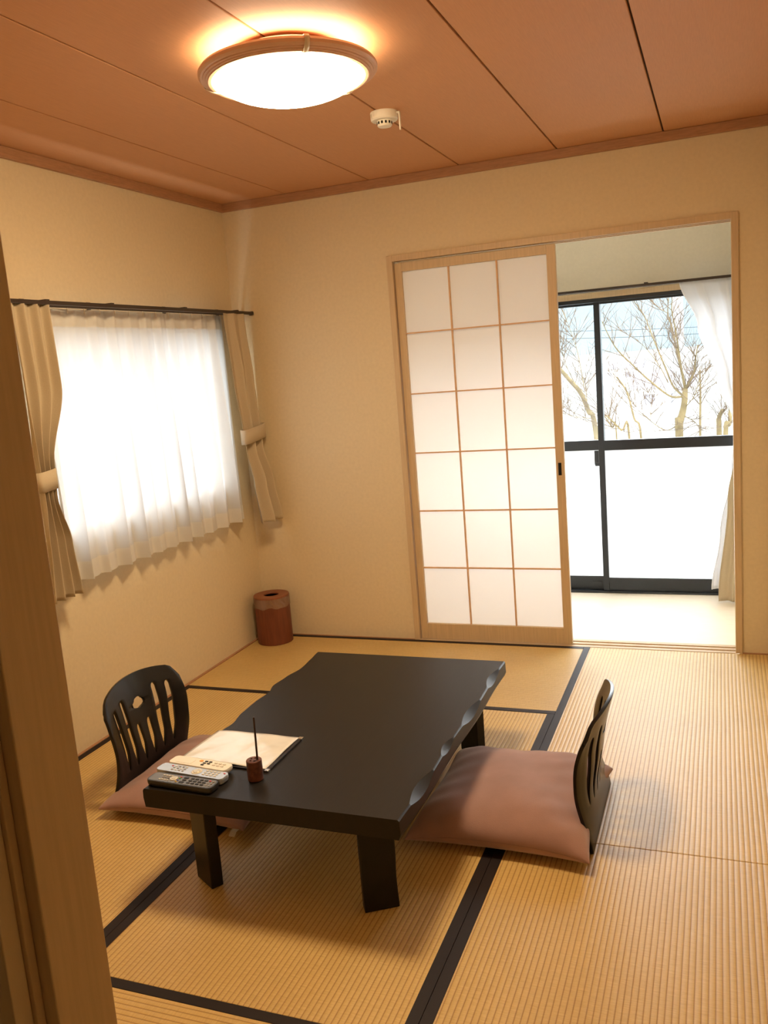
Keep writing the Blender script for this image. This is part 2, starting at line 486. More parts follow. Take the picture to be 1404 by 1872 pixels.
# ------------------------------------------------------------------ door casing and track
d1 = struct(empty('door_1', (DX0, 0, 0)), 'pale wood casing of the wide opening to the veranda')
cs = MB()
W = 0.030
cs.box(0, W, -0.012, 0.105, 0.0, DH)
cs.box(DX1 - DX0 - W, DX1 - DX0, -0.012, 0.105, 0.0, DH)
cs.build('casing', 'sill', d1, bevel=0.002)
MB().box(W, DX1 - DX0 - W, -0.012, 0.001, DH - W, DH).box(W, DX1 - DX0 - W, 0.001, 0.038, DH - 0.018, DH).box(W, DX1 - DX0 - W, 0.038, 0.050, DH - W, DH).box(W, DX1 - DX0 - W, 0.050, 0.088, DH - 0.018, DH).box(W, DX1 - DX0 - W, 0.088, 0.105, DH - W, DH).build('head_track', 'sill', d1, bevel=0.001)
sl = MB()
for y0, y1, z in ((-0.012, 0.012, 0.002), (0.012, 0.032, -0.003), (0.032, 0.054, 0.002), (0.054, 0.074, -0.003), (0.074, 0.105, 0.002)):
    sl.box(W, DX1 - DX0 - W, y0, y1, -0.05, z)
sl.build('sill_track', 'sill', d1, bevel=0.0008, seg=1)

# ------------------------------------------------------------------ tatami mats
def tatami(x0, x1, y0, y1, along, label, borders):
    """borders: which long sides show"""
    lx, ly = (x1 - x0, y1 - y0)
    rz = 0.0 if along == 'y' else pi / 2
    wdt, lng = (lx, ly) if along == 'y' else (ly, lx)
    r = thing('tatami_mat', label, 'tatami', ((x0 + x1) / 2, (y0 + y1) / 2, -0.055), rz, 'straw tatami mats covering the floor')
    g = 0.0008
    MB().box(-wdt / 2 + g, wdt / 2 - g, -lng / 2 + g, lng / 2 - g, 0.0, 0.055).build('woven_surface', 'tatami', r, bevel=0.002)
    for s in (-1, 1):
        xa, xb = sorted((s * (wdt / 2 - 0.031), s * (wdt / 2 - g + 0.0003)))
        MB().box(xa, xb, -lng / 2 + g, lng / 2 - g, 0.04, 0.0564).build('border', 'heri', r, bevel=0.0008, seg=1)
    return r
tatami(0.014, 1.824, -0.862, -0.012, 'x', 'tatami mat lying crosswise along the back wall, in front of the screen', 2)
tatami(0.014, 0.897, -2.686, -0.862, 'y', 'tatami mat along the left wall, under the left floor chair', 2)
tatami(0.897, 1.824, -2.686, -0.862, 'y', 'tatami mat directly under the low black table', 2)
tatami(1.824, XR, -1.791, -0.012, 'y', 'tatami mat in front of the open doorway, right of the table', 2)
tatami(1.824, XR, YF, -1.791, 'y', 'tatami mat nearest the camera on the right side of the floor', 2)
tatami(0.014, 1.824, YF, -2.686, 'x', 'tatami mat lying crosswise in the near left foreground', 2)

# ------------------------------------------------------------------ sliding paper screen
def shoji(x0, x1, y, z0, z1):
    r = thing('sliding_screen', 'pale wood shoji sliding screen with white paper panes, closed on the left half', 'sliding screen', (x0, y, z0))
    w, h = x1 - x0, z1 - z0
    t = 0.028
    MB().box(0, 0.036, 0, t, 0, h).build('stile', 'sill', r, bevel=0.0015)
    MB().box(w - 0.042, w, 0, t, 0, h).build('stile', 'sill', r, bevel=0.0015)
    MB().box(0.036, w - 0.042, 0.001, t - 0.001, 0, 0.085).build('bottom_rail', 'sill', r, bevel=0.0012)
    MB().box(0.036, w - 0.042, 0.001, t - 0.001, h - 0.042, h).build('top_rail', 'sill', r, bevel=0.0012)
    a, b, c, d = 0.036, w - 0.042, 0.085, h - 0.042
    for k in (1, 2):
        xm = a + (b - a) * k / 3
        MB().box(xm - 0.0035, xm + 0.0035, 0.004, 0.0175, c, d).build('lattice_bar', 'lattice', r)
    for k in range(1, 6):
        zm = c + (d - c) * k / 6
        MB().box(a, b, 0.0045, 0.0170, zm - 0.0032, zm + 0.0032).build('lattice_bar', 'lattice', r)
    MB().box(a - 0.004, b + 0.004, 0.0180, 0.0186, c - 0.004, d + 0.004).build('paper', 'paper', r)
    hd = MB()
    hd.box(w - 0.031, w - 0.015, -0.0012, 0.003, 0.870, 0.932)
    hd.build('finger_pull', 'slot_black', r, bevel=0.001)
    return r
shoji(0.955, 1.763, 0.006, 0.004, 1.974)

# ------------------------------------------------------------------ veranda sliding window
w2 = struct(empty('window_2', (VW0, 1.02, 0)), 'black aluminium sliding window of the veranda')
L2 = VW1 - VW0
MB().box(0, L2, -0.03, 0.07, -0.001, 0.012).box(0, L2, -0.035, 0.07, VZ1 - 0.022, VZ1 - 0.0005).box(0, 0.02, -0.03, 0.07, 0.012, VZ1 - 0.022).box(L2 - 0.02, L2, -0.03, 0.07, 0.012, VZ1 - 0.022).build('outer_frame', 'black_frame', w2, bevel=0.001)
def sash(x0, x1, y, sl_w, sr_w):
    p = empty('sash')
    p.parent = w2
    z0, zt = 0.012, VZ1 - 0.022
    mb = MB()
    mb.box(x0, x0 + sl_w, y, y + 0.028, z0, zt)
    mb.box(x1 - sr_w, x1, y, y + 0.028, z0, zt)
    mb.box(x0 + sl_w, x1 - sr_w, y + 0.002, y + 0.026, z0, 0.092)
    mb.box(x0 + sl_w, x1 - sr_w, y + 0.002, y + 0.026, 0.872, 0.932)
    mb.box(x0 + sl_w, x1 - sr_w, y + 0.002, y + 0.026, zt - 0.012, zt)
    mb.build('sash_frame', 'black_frame', p, bevel=0.0012)
    MB().box(x0 + sl_w, x1 - sr_w, y + 0.012, y + 0.016, 0.932, zt - 0.012).build('clear_pane', 'glass', p)
    MB().box(x0 + sl_w, x1 - sr_w, y + 0.012, y + 0.016, 0.092, 0.872).build('frosted_pane', 'frosted', p)
    return p
xm = 1.815 - VW0
sash(0.02, xm + 0.018, 0.022, 0.03, 0.030)
sash(xm - 0.016, L2 - 0.02, -0.014, 0.034, 0.03)
MB().box(xm - 0.045, xm - 0.020, 0.004, 0.021, 0.785, 0.870).box(xm - 0.040, xm - 0.012, -0.012, 0.004, 0.780, 0.800).build('lock', 'black_frame', w2, bevel=0.002)
MB().box(xm - 0.085, xm - 0.03, 0.018, 0.0225, 0.046, 0.062).build('latch', 'black_frame', w2, bevel=0.001)

# left wall window
w1 = struct(empty('window_1', (-0.12, wy0, wz0)), 'sliding window behind the sheer curtain')
ww, wh = wy1 - wy0, wz1 - wz0
MB().box(0.01, 0.09, 0, 0.028, 0, wh).box(0.01, 0.09, ww - 0.028, ww, 0, wh).box(0.01, 0.09, 0.028, ww - 0.028, 0, 0.03).box(0.01, 0.09, 0.028, ww - 0.028, wh - 0.03, wh).box(0.03, 0.055, ww / 2 - 0.02, ww / 2 + 0.02, 0.03, wh - 0.03).build('window_frame', 'white_plastic', w1, bevel=0.001)
MB().box(0.036, 0.040, 0.028, ww / 2 - 0.02, 0.03, wh - 0.03).build('pane', 'glass', w1)
MB().box(0.046, 0.050, ww / 2 + 0.02, ww - 0.028, 0.03, wh - 0.03).build('pane', 'glass', w1)
MB().box(0.10, 0.132, -0.02, ww + 0.02, -0.018, 0.0).build('window_sill', 'sill', w1, bevel=0.002)

# ------------------------------------------------------------------ curtains of the left window
rail = thing('curtain_rail', 'dark brown double curtain rail above the left wall window', 'curtain rail', (0, -1.86, 1.80))
RL = 1.84
for x, zz in ((0.062, 0.0), (0.122, 0.0)):
    bar = MB().box(x - 0.009, x + 0.009, 0, RL, zz, zz + 0.016).build('rail', 'dark_rail', rail, bevel=0.002)
    MB().box(x - 0.012, x + 0.012, RL, RL + 0.018, zz - 0.003, zz + 0.018).build('end_cap', 'dark_rail', bar, bevel=0.004)
for yy in (0.30, 0.68, 1.22, 1.70):
    MB().box(0.0, 0.128, yy - 0.010, yy + 0.010, 0.016, 0.021).box(0.0, 0.005, yy - 0.012, yy + 0.012, 0.0, 0.035).build('bracket', 'dark_rail', rail, bevel=0.001)
for i in range(14):
    yy = 0.38 + i * 0.098
    MB().tube([(0.062, yy, 0.0), (0.062, yy, -0.022)], 0.003, 6).build('glider', 'white_plastic', rail)

def sheer_point(s, z, ztop, zbot, y0, y1, nf, xc, seed, a_top=0.008, a_bot=0.034):
    h = (ztop - z) / (ztop - zbot)
    ph = 2 * pi * nf * (s + 0.010 * sin(9 * s + seed) + 0.004 * h * sin(23 * s + 2 * seed))
    A = (a_top + (a_bot - a_top) * smooth01(0.0, 0.8, h)) * (1 + 0.35 * sin(5.3 * s * nf / 3 + seed))
    w = sin(ph + 0.85 * sin(ph))
    y = y0 + (y1 - y0) * s + 0.55 * A * cos(ph + 0.6) * h
    x = max(0.006, xc + A * w + 0.012 * h)
    return (x, y, z)
sh = thing('sheer_curtain', 'white translucent sheer curtain hanging across the left wall window', 'curtain', (0, -0.85, 0.71))
sy0, sy1, szt, szb = -1.60, -0.20, 1.797, 0.712
def sheer_sheet(z0, z1, off=0.0, nz=40):
    P = []
    for i in range(nz + 1):
        row = []
        for j in range(341):
            s = j / 340
            z = z0 + (z1 - z0) * i / nz
            q = sheer_point(s, z, szt, szb, sy0, sy1, 12, 0.052, 1.3, 0.010, 0.026)
            zz = z - 0.71 + (0.006 * sin(40 * s) if i == 0 and z0 < 0.8 and False else 0)
            row.append((q[0] + off, q[1] + 0.85, zz))
        P.append(row)
    return MB().grid(P)
sheer_sheet(szb, szt).build('fabric', 'sheer', sh, smooth=True, angle=80)
sheer_sheet(szb, szb + 0.075, 0.0012, 4).build('hem', 'sheer_dense', sh, smooth=True, angle=80)
sheer_sheet(szt - 0.070, szt, 0.0012, 4).build('heading_tape', 'sheer_dense', sh, smooth=True, angle=80)

def drape(name, label, tab, nf, z0, z1, tie_z, seed, origin, mat='drape', band=True, flip=1, axis='y', curl=0.0, group=None, cat='curtain', ns=160):
    """tab rows (z, a, b, xc, amp): between a and b along the wall, xc off the wall"""
    r = thing(name, label, cat, origin, 0, group)
    P = []
    nz = 70
    for i in range(nz + 1):
        z = z0 + (z1 - z0) * i / nz
        a, b, xc, amp = lerp_tab(tab, z)
        row = []
        for j in range(ns + 1):
            s = j / ns
            ph = 2 * pi * nf * (s + 0.015 * sin(6 * s + seed)) + seed
            w = sin(ph + 0.7 * sin(ph))
            al = a + (b - a) * s + 0.25 * amp * cos(ph)
            x = xc + amp * w - curl * max(0.0, (s - 0.8) / 0.2) ** 2
            if axis == 'y':
                x = max(x, 0.012)
            if axis == 'y':
                row.append((x - origin[0], al - origin[1], z - origin[2]))
            else:
                row.append((al - origin[0], -x - origin[1], z - origin[2]))
        P.append(row)
    MB().grid(P).build('fabric', mat, r, smooth=True, solid=0.0016, angle=80)
    if band:
        a, b, xc, amp = lerp_tab(tab, tie_z)
        ring_o = []
        hw, hd = (b - a) / 2 + 0.005, amp + 0.004
        rows = []
        for k in range(3):
            zz = tie_z + (-0.038, 0.0, 0.038)[k]
            row = []
            for q in range(41):
                an = 2 * pi * q / 40
                cx = math.copysign(abs(cos(an)) ** 0.45, cos(an)) * hw
                cd = math.copysign(abs(sin(an)) ** 0.6, sin(an)) * hd
                if axis == 'y':
                    row.append((max(xc + cd, 0.004) - origin[0], (a + b) / 2 + cx - origin[1], zz + 0.10 * cx - origin[2]))
                else:
                    row.append(((a + b) / 2 + cx - origin[0], -(xc + cd) - origin[1], zz - origin[2]))
            rows.append(row)
        MB().grid(rows).build('tie_band', 'tieband' if mat == 'drape' else mat, r, smooth=True, solid=0.003, angle=80)
    return r
# left drape
drape('drape_curtain', 'beige drape tied back at the left side of the window, beside the pillar', [
    (0.69, -1.745, -1.575, 0.110, 0.018), (0.90, -1.735, -1.600, 0.110, 0.020), (1.08, -1.722, -1.650, 0.108, 0.020), (1.20, -1.728, -1.640, 0.108, 0.020), (1.50, -1.745, -1.535, 0.115, 0.018), (1.80, -1.760, -1.545, 0.122, 0.014)],
    3.5, 0.685, 1.800, 1.15, 0.5, (0.11, -1.66, 0.685), group='beige drapes at the left wall window')
# right drape
drape('drape_curtain', 'beige drape tied back at the right side of the window, in the room corner', [
    (0.69, -0.240, -0.006, 0.188, 0.034), (0.90, -0.245, -0.014, 0.168, 0.028), (1.10, -0.250, -0.045, 0.142, 0.020), (1.20, -0.262, -0.045, 0.140, 0.020), (1.45, -0.300, -0.050, 0.140, 0.018), (1.80, -0.325, -0.070, 0.136, 0.010)],
    2.5, 0.690, 1.800, 1.17, 2.2, (0.13, -0.15, 0.69), curl=0.04, group='beige drapes at the left wall window')

# ------------------------------------------------------------------ veranda curtains
vr = thing('curtain_rail', 'slim brown curtain rail above the veranda window', 'curtain rail', (0.86, 0.90, 1.79))
MB().box(0, 1.84, -0.035, -0.019, 0, 0.014).build('rail', 'dark_rail', vr, bevel=0.002)
MB().box(0, 1.84, 0.015, 0.031, 0, 0.014).build('rail', 'dark_rail', vr, bevel=0.002)
for xx in (0.35, 1.245, 1.70):
    MB().box(xx - 0.01, xx + 0.01, -0.035, 0.118, 0.014, 0.020).build('bracket', 'dark_rail', vr, bevel=0.001)
drape('sheer_curtain', 'white sheer curtain gathered at the right side of the veranda window', [
    (0.06, 2.415, 2.580, -0.895, 0.012), (0.40, 2.465, 2.600, -0.895, 0.012), (0.75, 2.530, 2.640, -0.895, 0.012), (1.00, 2.545, 2.655, -0.895, 0.012), (1.25, 2.460, 2.660, -0.895, 0.014), (1.55, 2.365, 2.665, -0.895, 0.016), (1.80, 2.275, 2.670, -0.895, 0.012)],
    3.5, 0.065, 1.792, 0.90, 0.4, (2.55, 0.885, 0.05), mat='sheer_bright', band=False, axis='x')
bpy.context.view_layer.update()
drape('drape_curtain', 'beige drape hanging behind the white sheer at the veranda doorway edge', [
    (0.02, 2.455, 2.690, -0.835, 0.014), (0.60, 2.510, 2.690, -0.835, 0.014), (0.90, 2.560, 2.700, -0.835, 0.014), (1.30, 2.550, 2.700, -0.835, 0.014), (1.80, 2.560, 2.700, -0.850, 0.012)],
    3.0, 0.012, 1.786, 0.90, 1.4, (2.60, 0.835, 0.01), band=False, axis='x')

# ------------------------------------------------------------------ low table
tb = thing('low_table', 'low black-brown wooden table with scalloped live edges', 'table', (1.30, -1.755, 0))
TY0, TY1, TZ, TT = -2.345, -1.158, 0.33, 0.057
def right_edge(y):
    """(inset of the top outline, chamfer drop) for the long right side, scalloped facets"""
    facets = [(-2.275, -2.045, 0.021), (-1.980, -1.830, 0.016), (-1.765, -1.520, 0.020), (-1.440, -1.225, 0.020)]
    ins, drop = 0.004, 0.004
    for a, b, wmax in facets:
        if a < y < b:
            t = sin(pi * (y - a) / (b - a)) ** 1.1
            ins = max(ins, wmax * t)
            drop = max(drop, 1.05 * wmax * t)
    return ins, drop
def left_edge(y):
    tab = [(-2.357, 0.0), (-2.20, 0.004), (-2.05, -0.004), (-1.94, 0.012), (-1.88, 0.020), (-1.79, 0.006), (-1.68, 0.002), (-1.60, 0.006), (-1.536, -0.008), (-1.45, 0.000), (-1.357, 0.014), (-1.25, 0.006), (-1.166, 0.0)]
    return lerp_tab(tab, y)[0]
rows = []
ny = 150
for i in range(ny + 1):
    y = TY0 + (TY1 - TY0) * i / ny
    ins, drop = right_edge(y)
    xr = 1.702 + 0.003 * sin(11 * y)
    xl = 0.910 + left_edge(y)
    fl = 0.004 + 0.004 * (0.5 + 0.5 * sin(19 * y + 1)) ** 2
    prof = [(xl + 0.003, TZ - TT), (xl - 0.001, TZ - TT * 0.5), (xl + 0.000, TZ - fl), (xl + fl * 0.8, TZ)]
    nx = 10
    for k in range(1, nx):
        prof.append((xl + fl * 0.8 + (xr - ins - xl - fl * 0.8) * k / nx, TZ))
    prof += [(xr - ins, TZ), (xr - ins * 0.5, TZ - drop * 0.5), (xr + 0.001, TZ - drop), (xr + 0.002, TZ - TT * 0.75), (xr - 0.004, TZ - TT)]
    rows.append([(x - 1.30, y + 1.755, z) for x, z in prof])
tm = MB()
K = len(rows[0])
for r_ in rows:
    tm.v += r_
for i in range(ny):
    for k in range(K):
        k2 = (k + 1) % K
        tm.f.append((i * K + k, i * K + k2, (i + 1) * K + k2, (i + 1) * K + k))
tm.f.append(tuple(range(K)))
tm.f.append(tuple(ny * K + k for k in reversed(range(K))))
tm.build('table_top', 'dark_wood', tb, smooth=True, angle=9)
def leg(x, y, ang, w=0.097, t=0.038):
    lm = MB()
    rw = []
    for i in range(13):
        z = (TZ - TT) * i / 12
        e = 0.0014 * sin(7 * z * 5 + x * 5)
        g = 0.003 * (i / 12)
        pts = [(-w / 2 - g, -t / 2), (w / 2 + e, -t / 2), (w / 2 + e * 0.6 + g, t / 2), (-w / 2, t / 2)]
        rw.append([(px * cos(ang) - py * sin(ang), px * sin(ang) + py * cos(ang), z + (0.0005 if i == 12 else 0.0015 if i == 0 else 0)) for px, py in pts])
    n = 0
    for r2 in rw:
        lm.v += r2
    for i in range(12):
        for k in range(4):
            k2 = (k + 1) % 4
            lm.f.append((i * 4 + k, i * 4 + k2, i * 4 + 4 + k2, i * 4 + 4 + k))
    lm.f.append((0, 1, 2, 3))
    lm.f.append((48, 51, 50, 49))
    o = lm.build('leg', 'dark_wood', tb, bevel=0.003)
    o.location = (x - 1.30, y + 1.755, 0)
leg(1.040, -2.255, radians(-31))
leg(1.585, -2.244, radians(32.5))
leg(1.585, -1.262, radians(-32.5 + 180))
leg(1.040, -1.250, radians(31 + 180))

# ------------------------------------------------------------------ legless floor chairs
def build_backrest():
    """bent-ply shell in chair coords: sitter faces +x, width along y; returns MB"""
    # pairs of columns: slots k with centre line and half width; u in -1..1
    def slot(uc_b, uc_t, v0, v1, hw):
        def f(v):
            t = (v - v0) / (v1 - v0)
            c = uc_b + (uc_t - uc_b) * (v - 0.27) / 0.57
            if t <= 0 or t >= 1:
                return c, 0.0
            e0 = min(1.0, t * (v1 - v0) / 0.045)
            e1 = min(1.0, (1 - t) * (v1 - v0) / 0.045)
            w_ = hw * (0.86 + 0.14 * sin(pi * min(1, t * 1.15)))
            # tapering to a point at the bottom
            w_ *= min(1.0, 0.30 + 5.0 * t * (v1 - v0))
            return c, w_ * math.sqrt(max(0, 1 - (1 - e0) ** 2)) * math.sqrt(max(0, 1 - (1 - e1) ** 2))
        return f
    def gourd(v):
        v0, v1 = 0.705, 0.800
        t = (v - v0) / (v1 - v0)
        if t <= 0 or t >= 1:
            return 0.0, 0.0
        base = 0.165 * math.sqrt(max(0.0, 1 - ((t - 0.40) / 0.40) ** 2))
        topb = 0.105 * math.sqrt(max(0.0, 1 - ((t - 0.70) / 0.30) ** 2))
        return 0.0, max(base, topb, 0.0)
    fs = [slot(-0.63, -0.71, 0.265, 0.835, 0.062), slot(-0.38, -0.43, 0.255, 0.855, 0.066), slot(-0.127, -0.155, 0.250, 0.585, 0.064), gourd,
          slot(0.127, 0.155, 0.250, 0.585, 0.064), slot(0.38, 0.43, 0.255, 0.855, 0.066), slot(0.63, 0.71, 0.265, 0.835, 0.062)]
    NV = 150
    cols = []
    for i in range(NV + 1):
        v = i / NV
        us = [-1.0]
        for f in fs:
            c, hw = f(v)
            us += [c - hw, c + hw]
        us.append(1.0)
        cols.append(us)
    # outline half width with rounded upper corners
    def hwid(v):
        w_ = lerp_tab([(0.0, 0.222), (0.25, 0.216), (0.45, 0.218), (0.70, 0.225), (0.90, 0.222), (1.0, 0.214)], v)[0]
        return w_
    def topdrop(u):
        return 0.035 * abs(u) ** 2.2 + 0.05 * max(0, abs(u) - 0.86) ** 1.5 / 0.14 ** 1.5 * 0.55
    prof = [(0.0, 0.000), (0.10, 0.008), (0.22, 0.024), (0.36, 0.038), (0.48, 0.042), (0.65, 0.038), (0.82, 0.024), (1.0, 0.004)]
    HT = 0.418
    def pos(u, v):
        y = u * hwid(v)
        z = v * (HT - topdrop(u) * (v ** 3))
        x = lerp_lin(prof, v) + 0.050 * (u * u - 1) * smooth01(0.0, 0.62, v)
        return (x, y, z)
    def lerp_lin(tab, x):
        # catmull style through points
        for k in range(len(tab) - 1):
            if x <= tab[k + 1][0] or k == len(tab) - 2:
                x0, y0 = tab[max(k - 1, 0)]
                x1, y1 = tab[k]
                x2, y2 = tab[k + 1]
                x3, y3 = tab[min(k + 2, len(tab) - 1)]
                t = (x - x1) / (x2 - x1)
                m1 = (y2 - y0) / (x2 - x0) * (x2 - x1)
                m2 = (y3 - y1) / (x3 - x1) * (x2 - x1)
                return (2 * t**3 - 3 * t**2 + 1) * y1 + (t**3 - 2 * t**2 + t) * m1 + (-2 * t**3 + 3 * t**2) * y2 + (t**3 - t**2) * m2
    mb = MB()
    SUB = 3
    for c in range(0, 16, 2):        # solid strips: col c (right side of previous gap) to c+1
        for i in range(NV):
            for k in range(SUB):
                q = []
                for (ii, kk) in ((i, k), (i, k + 1), (i + 1, k + 1), (i + 1, k)):
                    ua, ub = cols[ii][c], cols[ii][c + 1]
                    u = ua + (ub - ua) * kk / SUB
                    q.append(pos(u, ii / NV))
                n = len(mb.v)
                mb.v += q
                mb.f.append((n, n + 1, n + 2, n + 3))
    return mb
def zaisu(label, loc, rz):
    r = thing('floor_chair', label, 'legless chair', loc, rz, 'black legless floor chairs')
    b = build_backrest().build('backrest', 'lacquer', r, smooth=True, weld=True, angle=70)
    md = b.modifiers.new('thickness', 'SOLIDIFY')
    md.thickness = 0.011
    md.offset = 0
    md.use_even_offset = False
    bv = b.modifiers.new('bevel', 'BEVEL')
    bv.width = 0.002
    bv.segments = 2
    bv.limit_method = 'ANGLE'
    bv.angle_limit = radians(60)
    st = MB()
    P = []
    for i in range(13):
        x = 0.0 + 0.40 * i / 12
        hw = 0.215 - 0.02 * max(0, (i - 9) / 3) ** 2
        P.append([(x, -hw + 2 * hw * k / 8, 0.0075) for k in range(9)])
    st.grid(P)
    s_ = st.build('seat', 'lacquer', r, smooth=True, solid=0.011)
    return r
zaisu('black legless chair on the right, half turned away, its back to the open floor', (2.108, -1.635, 0.0025), pi)
zaisu('black legless chair on the left, near the left wall, facing the table', (0.462, -1.745, 0.0025), 0.0)

# ------------------------------------------------------------------ floor cushions
def cushion(label, w, d, T, loc, rz, seed, tagpos=None):
    r = thing('floor_cushion', label, 'cushion', loc, rz, 'dusty pink floor cushions')
    n = 64
    rnd = random.Random(seed)
    ph = [rnd.uniform(0, 6) for _ in range(8)]
    def pt(i, j, top):
        u, v = -1 + 2 * i / n, -1 + 2 * j / n
        # concentrate rows near the rim
        u = sin(u * pi / 2 * 0.999)
        v = sin(v * pi / 2 * 0.999)
        x = w / 2 * u * (1 - 0.085 * (1 - v ** 2) * abs(u))
        y = d / 2 * v * (1 - 0.085 * (1 - u ** 2) * abs(v))
        f = ((1 - abs(u) ** 3.0) * (1 - abs(v) ** 3.0))
        f = max(f, 0.0) ** 0.42
        rim = (abs(u) ** 6 + abs(v) ** 6) * (1 - abs(u * v) ** 2)
        wr = 0.004 * sin(17 * u + ph[0] + 5 * v) * abs(v) ** 2 * (1 - v ** 4) + 0.004 * sin(19 * v + ph[1] - 6 * u) * abs(u) ** 2 * (1 - u ** 4) + 0.004 * sin(5 * u + 4 * v + ph[2])
        if top:
            z = 0.040 + T * f + wr * min(1, f * 2)
        else:
            z = 0.040 - 0.0385 * min(1.0, f * 1.6)
        # corners droop to the floor
        z -= 0.014 * (abs(u * v)) ** 4
        return (x, y, z)
    mb = MB()
    mb.grid([[pt(i, j, True) for j in range(n + 1)] for i in range(n + 1)])
    mb.grid([[pt(i, j, False) for j in range(n + 1)] for i in range(n + 1)])
    mb.build('cushion_cover', 'cushion', r, smooth=True, weld=True, angle=85)
    if tagpos:
        x, y = tagpos
        P = [[(x + 0.022 * a, y - 0.004 - 0.03 * b, 0.034 + 0.006 * sin(3 * b) - 0.010 * b) for a in (0, 0.5, 1)] for b in (0, 0.5, 1)]
        o = MB().grid(P).build('care_tag', 'tieband', r, solid=0.0008)
    return r
cushion('plump dusty pink floor cushion on the right chair, half in daylight', 0.560, 0.590, 0.090, (1.838, -1.672, 0.013), 0.0, 3)
cushion('dusty pink floor cushion on the left chair, partly under the table', 0.585, 0.59, 0.060, (0.745, -1.740, 0.013), radians(-1), 5, (0.26, -0.298))

# ------------------------------------------------------------------ things on the table
# menu folder
mf = thing('menu_folder', 'open black folder with clear pocket pages on the table', 'folder', (1.0755, -2.06, TZ + 0.0006))
def quad_prism(pts, z0, z1, name, mat, parent, off, bevel=0.0):
    return MB().prism([(x - off[0], y - off[1]) for x, y in pts], z0, z1).build(name, mat, parent, bevel=bevel)
A, B, C_, D = (0.921, -1.950), (1.232, -1.945), (1.232, -2.180), (0.911, -2.166)
quad_prism([D, C_, B, A], 0.0, 0.005, 'cover', 'cover', mf, (1.0755, -2.06), 0.001)
Pg = []
for i in range(33):
    s = i / 32
    row = []
    for j in range(25):
        t = j / 24
        x = (D[0] + 0.006) * (1 - s) * (1 - t) + (C_[0] - 0.012) * s * (1 - t) + (A[0] + 0.006) * (1 - s) * t + (B[0] - 0.012) * s * t
        y = (D[1] + 0.008) * (1 - s) * (1 - t) + (C_[1] + 0.008) * s * (1 - t) + (A[1] - 0.005) * (1 - s) * t + (B[1] - 0.006) * s * t
        z = 0.0075 + 0.0016 * sin(5 * s + 3 * t) * sin(4 * t + 1) + 0.0008 * sin(13 * s - 7 * t)
        row.append((x - 1.0755, y + 2.06, z))
    Pg.append(row)
MB().grid(Pg).build('clear_pocket_page', 'page', mf, smooth=True, solid=0.001)
for (x, y) in ((1.226, -2.174), (0.917, -2.160), (1.226, -1.951)):
    MB().box(x - 0.007 - 1.0755, x + 0.007 - 1.0755, y - 0.007 + 2.06, y + 0.007 + 2.06, -0.0003, 0.006).build('corner_fitting', 'metal_corner', mf, bevel=0.001)

# pen stand
ps = thing('pen_stand', 'small round burl wood pen stand holding one stick on the table corner', 'pen stand', (1.215, -2.222, TZ + 0.0003))
bm = bmesh.new()
R0, H0 = 0.0225, 0.060
def circle(cx, cy, r, z, n=32):
    return [bm.verts.new((cx + r * cos(2 * pi * k / n), cy + r * sin(2 * pi * k / n), z)) for k in range(n)]
def loop_edges(vs):
    return [bm.edges.new((vs[k], vs[(k + 1) % len(vs)])) for k in range(len(vs))]
top = circle(0, 0, R0 - 0.001, H0, 48)
ed = loop_edges(top)
holes = []
HP = [(0.0105 * cos(a), 0.0105 * sin(a)) for a in (radians(20), radians(92), radians(164), radians(236), radians(308))]
for hx, hy in HP:
    hv = circle(hx, hy, 0.0036, H0, 16)
    ed += loop_edges(hv)
    holes.append((hx, hy, hv))
bmesh.ops.triangle_fill(bm, use_beauty=True, use_dissolve=False, edges=ed)
for hx, hy, hv in holes:
    lo = circle(hx, hy, 0.0036, H0 - 0.030, 16)
    for k in range(16):
        bm.faces.new((hv[k], hv[(k + 1) % 16], lo[(k + 1) % 16], lo[k]))
    bm.faces.new(lo)
prev = top
for rr, zz in ((R0, H0 - 0.001), (R0 + 0.0004, H0 * 0.5), (R0, 0.001), (R0 - 0.001, 0.0)):
    nx_ = circle(0, 0, rr, zz, 48)
    for k in range(48):
        bm.faces.new((prev[k], prev[(k + 1) % 48], nx_[(k + 1) % 48], nx_[k]))
    prev = nx_
bm.faces.new(prev)
# drop faces that filled the holes
for f in list(bm.faces):
    c = f.calc_center_median()
    if abs(c.z - H0) < 1e-5 and all(abs(v.co.z - H0) < 1e-5 for v in f.verts):
        for hx, hy, _ in holes:
            if (Vector((c.x, c.y)) - Vector((hx, hy))).length < 0.0030 and all((Vector((v.co.x, v.co.y)) - Vector((hx, hy))).length < 0.0037 for v in f.verts):
                bm.faces.remove(f)
                break
bmesh.ops.recalc_face_normals(bm, faces=bm.faces)
me = bpy.data.meshes.new('holder')
bm.to_mesh(me)
bm.free()
me.materials.append(M['burl'])
ho = bpy.data.objects.new('holder', me)
COL.objects.link(ho)
ho.parent = ps
pn = tag(MB().tube([(0, 0, 0), (0.003, 0.0015, 0.158)], 0.0030, 12).build('stick', 'pen', None, smooth=True), 'thin dark brown stick standing in the pen stand', 'pen')
pn.location = (1.215 + HP[0][0] - 0.0008, -2.222 + HP[0][1] - 0.0002, TZ + H0 - 0.0292)

